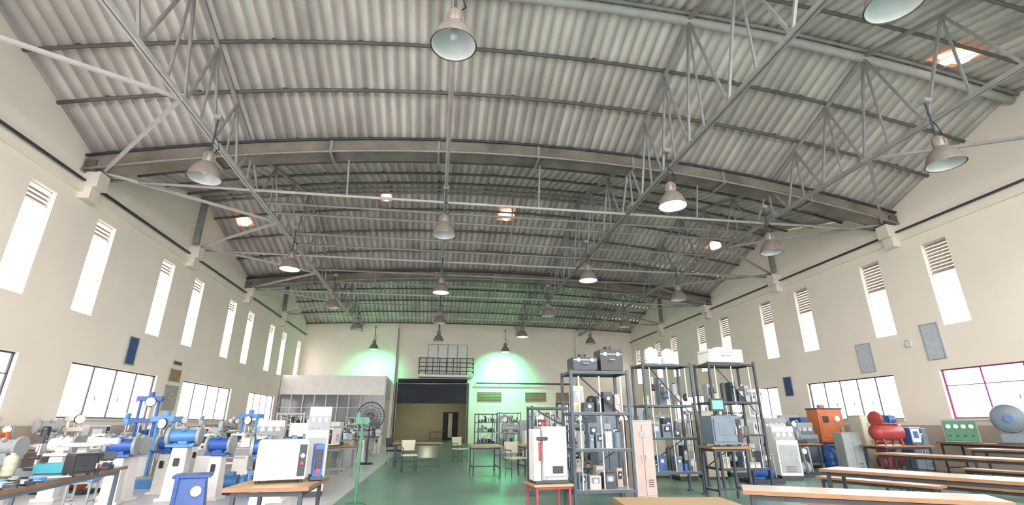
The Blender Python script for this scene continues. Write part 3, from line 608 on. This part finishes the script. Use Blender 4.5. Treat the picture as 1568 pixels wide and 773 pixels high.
# ---------- left foreground
table(3.0,1.2,.8,BGREY,BGREY,'steel_workbench',(-4.5,6.4),math.radians(100),True)
drill((-5.0,7.5,.805),.4,BLACK,.62,'toggle_press')
mb=MB(); mb.box((0,0,.02),(.4,.3,.04),WHITE); mb.box((0,0,.14),(.14,.14,.22),WHITE,taper=.7); mb.lathe([(.001,.27),(.28,.26),(.30,.30),(.28,.30),(.25,.28),(.001,.28)],(0,0,0),WHITE,24); mb.box((.2,0,.33),(.35,.1,.07),WHITE,ry=.1)
mb.build('weighing_balance',(-4.6,7.7,.805),.2,bevel=.008)
mb=MB(); mb.box((0,0,.01),(.36,.26,.02),TEAL)
for s_ in(-1,1): mb.box((0,s_*.13,.05),(.38,.015,.1),TEAL); mb.box((s_*.18,0,.05),(.015,.26,.1),TEAL)
mb.box((.05,0,.05),(.12,.08,.06),BLACK); mb.build('plastic_tray',(-4.4,7.0,.805),.3)
oven((-3.85,6.5,.805),.9,.26,.24,.19,BLACK,BLACK,'power_tool_case')
for (x,y,c,n_) in((-4.4,5.2,BLUE,'blue_bin'),(-4.75,5.9,PURP,'bucket')):
    mb=MB(); mb.lathe([(.001,0),(.12,0),(.15,.26),(.165,.27),(.165,.285),(.145,.285),(.115,.02),(.001,.02)],(0,0,0),c,24); mb.path([(.16*math.cos(t*.314),0.02,.27+.09*math.sin(t*.314)) for t in range(11)],.005,CHROME,5); mb.build(n_,(x,y,.805),0,sc=.8)
mb=MB()
for i in range(24):
    x,y,r_=random.uniform(-1.0,.08),random.uniform(-.50,-.1),random.uniform(0,3)
    if i%3==0: mb.box((x,y,.004+i*.0012),(.2,.28,.003),DIAL,rz=r_)
    elif i%3==1: mb.box((x,y,.02),(.26,.03,.03),DSTEEL,rz=r_); mb.cyl((x,y,0.01),(x,y,.05),.03,GREY,10)
    else: mb.box((x,y,.02),(.12,.08,.04),random.choice([GREY,BLACK,SKY]),rz=r_)
mb.build('hand_tools_and_papers',(-4.3,6.0,.805),math.radians(100))
mb=MB(); mb.cyl((0,0,0),(0,0,.05),.09,DSTEEL,16); mb.box((0,0,.09),(.12,.2,.08),DSTEEL); mb.box((0,.08,.16),(.16,.05,.09),DSTEEL); mb.box((0,-.1,.16),(.16,.05,.09),DSTEEL); mb.cyl((0,-.12,.1),(0,-.26,.1),.015,CHROME,8); mb.cyl((-.09,-.24,.1),(.09,-.24,.1),.008,CHROME,6); mb.build('bench_vise',(-4.12,7.4,.805),.6,bevel=.006)
for (x,y,c,r,h) in((-4.95,6.35,WHITE,.07,.2),(-4.8,6.6,RED,.05,.14),(-4.95,6.85,GREY,.09,.16),(-4.6,6.55,CREAM,.06,.22)): tank((x,y,.805),r,h,c,'chemical_bottle')
# table + furnace
table(.8,1.0,.75,WOOD,DSTEEL,'instrument_table',(-1.62,6.1),.0); oven((-1.66,6.15,.755),.28,.50,.44,.38,WHITE,WHITE,'muffle_furnace')
mb=MB(); mb.box((0,0,.2),(.1,.3,.34),BLUE); mb.box((0,-.16,.22),(.07,.02,.2),BLACK); mb.cyl((0,-.17,.1),(0,-.19,.1),.025,RED); mb.box((0,0,.02),(.14,.34,.04),DSTEEL); mb.build('furnace_controller',(-1.31,6.3,.755),.28,bevel=.006)
console((-2.35,11.1,0),.15,.42,.45,1.6,WHITE,GREY); locker((-2.95,12.3,0),.1,.5,.45,1.3,WHITE,WHITE)
mb=MB(); mb.lathe([(.001,.05),(.15,.04),(.2,0)],(0,0,0),GREEN,20); mb.cyl((0,0,.03),(0,0,1.35),.025,GREEN); mb.box((0,0,1.4),(.24,.1,.12),GREEN); mb.cyl((-.08,0,1.46),(-.08,0,1.54),.05,GREEN); mb.cyl((.08,-.05,1.4),(.08,-.1,1.4),.06,GREEN)
mb.build('green_drill_stand',(-1.3,9.7,0))
fan((-2.3,19.0,0),.1)
# left machines
pedestal((-4.8,10.9,0),.1,.95,.32,WHITE,SKY); gaugebox((-4.0,11.6,0),0,.7,.45,.4,SKY,'blue_pump')
mb=MB(); mb.box((0,0,.25),(.5,.5,.5),BLUE,taper=.8); mb.box((0,0,.52),(.55,.5,.05),BLUE); mb.box((-.2,0,.3),(.06,.55,.5),BLUE); mb.cyl((.1,-.25,.3),(.1,-.29,.3),.08,DIAL); mb.build('blue_machine_base',(-4.0,9.7,0),.3,bevel=.01)
mb=MB(); mb.box((0,0,.35),(.7,.5,.7),WHITE,taper=.97); mb.box((0,-.26,.4),(.35,.03,.3),GREY); mb.build('machine_plinth',(-7.3,14.3,0),0,bevel=.01)
utm((-7.3,14.3,.705),.2,.55,1.3,BLUE); utm((-6.2,13.0,0),-.3,.6,1.5,SKY)
pedestal((-6.1,11.4,0),.3,.8,.34,WHITE,WHITE); stool((-3.3,10.8),.2,SKY,SKY,.5,.35); stool((-5.6,9.6),.2,SKY,GREY,.5,.35)
i=0
for y in(11.4,14.6,17.8,21.0,24.2,27.4,30.4):
    table(2.8,.8,.82,PALEW,GREY,'lab_bench',(-9.1,y),math.radians(90))
    for dy in(-.9,0,.9):
        k=i%5; i+=1; z=.825; L=(-9.1,y+dy,z)
        if k==0: oven(L,.9,.5,.4,.45,random.choice([WHITE,CREAM]),GREY)
        elif k==1: drill(L,.8,random.choice([GREY,SKY]))
        elif k==2: gaugebox(L,.9,.6,.45,.35,random.choice([SKY,ORANGE,BLUE]))
        elif k==3: pedestal(L,.9,.3,.25,WHITE,GREY,'balance_unit')
        else: utm(L,.9,.35,.7,random.choice([GREY,WHITE]))
for i,(x,y) in enumerate(((-6.8,17),(-5.2,15.5),(-4.2,14.2),(-6.4,19.5),(-4.6,18),(-3.3,16),(-6.9,22.5),(-5,21.5),(-3.6,21.0),(-6.5,26),(-4.6,25),(-3.0,24.5),(-6.3,29.5),(-4.2,29),(-7.7,25),(-2.8,14.6),(-7.4,12.2),(-5.6,24))):
    t=[3,0,1,4,2,3,1,5,3,0,1,3,4,2,1,3,5,0][i]; rz=random.uniform(-.5,.5)
    if t==0: utm((x,y,0),rz,.7,1.6,random.choice([GREY,SKY,WHITE]))
    elif t==1: console((x,y,0),rz,.65,.5,1.35,WHITE,random.choice([GREY,WHITE]))
    elif t==2: rack((x,y,0),rz,1.0,.6,1.7,(.3,.8,1.3,1.65),STEELL)
    elif t==3: table(1.5,.75,.78,WOOD if i%2 else PALEW,GREY,'work_table',(x,y),rz+1.2); oven((x,y-.2,.785),rz,.5,.4,.42,random.choice([WHITE,GREY]),GREY); gaugebox((x+.05,y+.4,.785),rz,.45,.4,.3,random.choice([ORANGE,SKY,BLUE]))
    elif t==4: pedestal((x,y,0),rz,1.0,.36,WHITE,random.choice([SKY,GREY]))
    else: gaugebox((x,y,0),rz,1.1,.8,.5,ORANGE)
mb=MB(); mb.lathe([(.001,-.06),(.3,-.05),(.34,0),(.3,.05),(.001,.06)],(0,0,.75),GREY,28,q=Matrix.Rotation(math.pi/2,3,'X')); mb.box((0,.1,.2),(.5,.3,.4),WHITE); mb.box((0,.1,.55),(.16,.16,.5),WHITE); mb.cyl((0,-.1,.75),(0,.2,.75),.05,CHROME); mb.build('flywheel_apparatus',(-3.75,12.9,0),.3,bevel=.008)
# extra machines only where the floor is really free
def overlaps(me,tol=.02):
    o,a,b=me
    for q,c,d in BOXES:
        if q is o or q.name.startswith(('floor','wall','ceiling','roof','trim','baseboard','ridge')): continue
        if all(min(b[i],d[i])-max(a[i],c[i])>tol for i in range(3)): return True
    return False
def fit(fn,cands):
    for c in cands:
        o=fn(*c); e=BOXES[-1]
        if overlaps(e): BOXES.pop(); bpy.data.objects.remove(o)
rr=random.Random(3)
cands=[((rr.uniform(-7.9,-3.2),rr.uniform(12.8,30),0),rr.uniform(-.15,.25),rr.choice([WHITE,WHITE,GREY]),rr.uniform(1.0,1.3)) for _ in range(160)]
fit(lathe_machine,cands)
fit(pedestal,[((rr.uniform(-8.0,-2.6),rr.uniform(9.5,26),0),rr.uniform(-.3,.3),.8,.26,WHITE,rr.choice([SKY,GREY,WHITE,BLUE])) for _ in range(120)])
fit(lambda loc,r_,c: tank(loc,.2,.6,c,'oil_drum'),[((rr.uniform(2.5,13),rr.uniform(12,26),0),0,rr.choice([BLUE,BGREY,GREY])) for _ in range(40)])
fit(lambda loc,r_,h,c: locker(loc,r_,.5,.45,h,c,GREY),[((rr.uniform(3.4,13.5),rr.uniform(12,28),0),rr.uniform(-.3,.1),rr.uniform(.9,1.6),rr.choice([CREAM,GREY,BGREY,WHITE])) for _ in range(70)])
# prune remaining collisions between free-standing machines
PR=('lathe_machine','grinding_machine','stool','tensile_testing_machine','control_cabinet','apparatus_rack','pump_test_unit','oil_drum','steel_cupboard')
i=len(BOXES)-1
while i>=0:
    o,a,b=BOXES[i]
    if o.name.split('.')[0] in PR and a[2]<.05 and a[1]>13.2:
        sub=BOXES[:i]; hit=False
        for q,c,d in sub:
            if q.name.startswith(('floor','wall','ceiling','roof','trim','baseboard','ridge')): continue
            if all(min(b[k],d[k])-max(a[k],c[k])>.05 for k in range(3)): hit=True;break
        if hit: BOXES.pop(i); bpy.data.objects.remove(o)
    i-=1
# ---------- posters & notice boards
def poster(name,X,y,z,w,h,m,o):
    mb=MB(); mb.box((X+o*.02,y,z),(.03,w,h),m); 
    for s_ in(-1,1): mb.box((X+o*.025,y+s_*w/2,z),(.045,.025,h+.03),GREY); mb.box((X+o*.025,y,z+s_*h/2),(.045,w,.025),GREY)
    mb.build(name)
poster('wall_poster',WL,17.3,3.55,.5,.85,DBLUE,1); poster('notice_board',WL,20.3,3.05,.8,.42,BROWN,1); poster('photo_collage_board',WL,20.3,2.25,.9,.85,COLL,1); poster('name_sign',WL,20.3,3.5,.6,.12,BLACK,1)
poster('wall_poster',WR,15.7,3.6,.6,1.0,LBLUE,-1); poster('wall_poster',WR,13.1,3.8,.55,1.1,LBLUE,-1); poster('wall_poster',WR,20.0,2.9,.5,.8,DBLUE,-1)
MB().cyl((WR,13.9,3.85),(WR-.04,13.9,3.85),.11,DIAL,20).lathe([(.11,0),(.13,.0),(.13,.04),(.11,.05)],(WR-.02,13.9,3.85),WHITE,20,q=Matrix.Rotation(-math.pi/2,3,'Y')).build('wall_clock')

# ---------------- lighting
w=bpy.data.worlds.new('sky'); SC.world=w; w.use_nodes=True; nt=w.node_tree
bg=nt.nodes['Background']; bg.inputs[0].default_value=(1,.965,.945,1); bg.inputs[1].default_value=7.6
ld=bpy.data.lights.new('passage_light','POINT'); ld.energy=120; ld.color=(1,.95,.7); lo=bpy.data.objects.new('passage_light',ld); SC.collection.objects.link(lo); lo.location=(-.5,YB+5,3.6)
try: SC.view_settings.view_transform='Standard'
except Exception: pass
# ---------------- camera
cam=bpy.data.cameras.new('camera'); co=bpy.data.objects.new('camera',cam); SC.collection.objects.link(co); SC.camera=co
ya,th=.1512,.3412
fw=Vector((math.sin(ya)*math.cos(th),math.cos(ya)*math.cos(th),math.sin(th))); rt=Vector((math.cos(ya),-math.sin(ya),0)); up=rt.cross(fw)
M=Matrix((rt,up,-fw)).transposed().to_4x4(); M.translation=Vector((0,0,EYE)); co.matrix_world=M
cam.sensor_width=36; cam.lens=736.8/1568*36; cam.clip_end=200
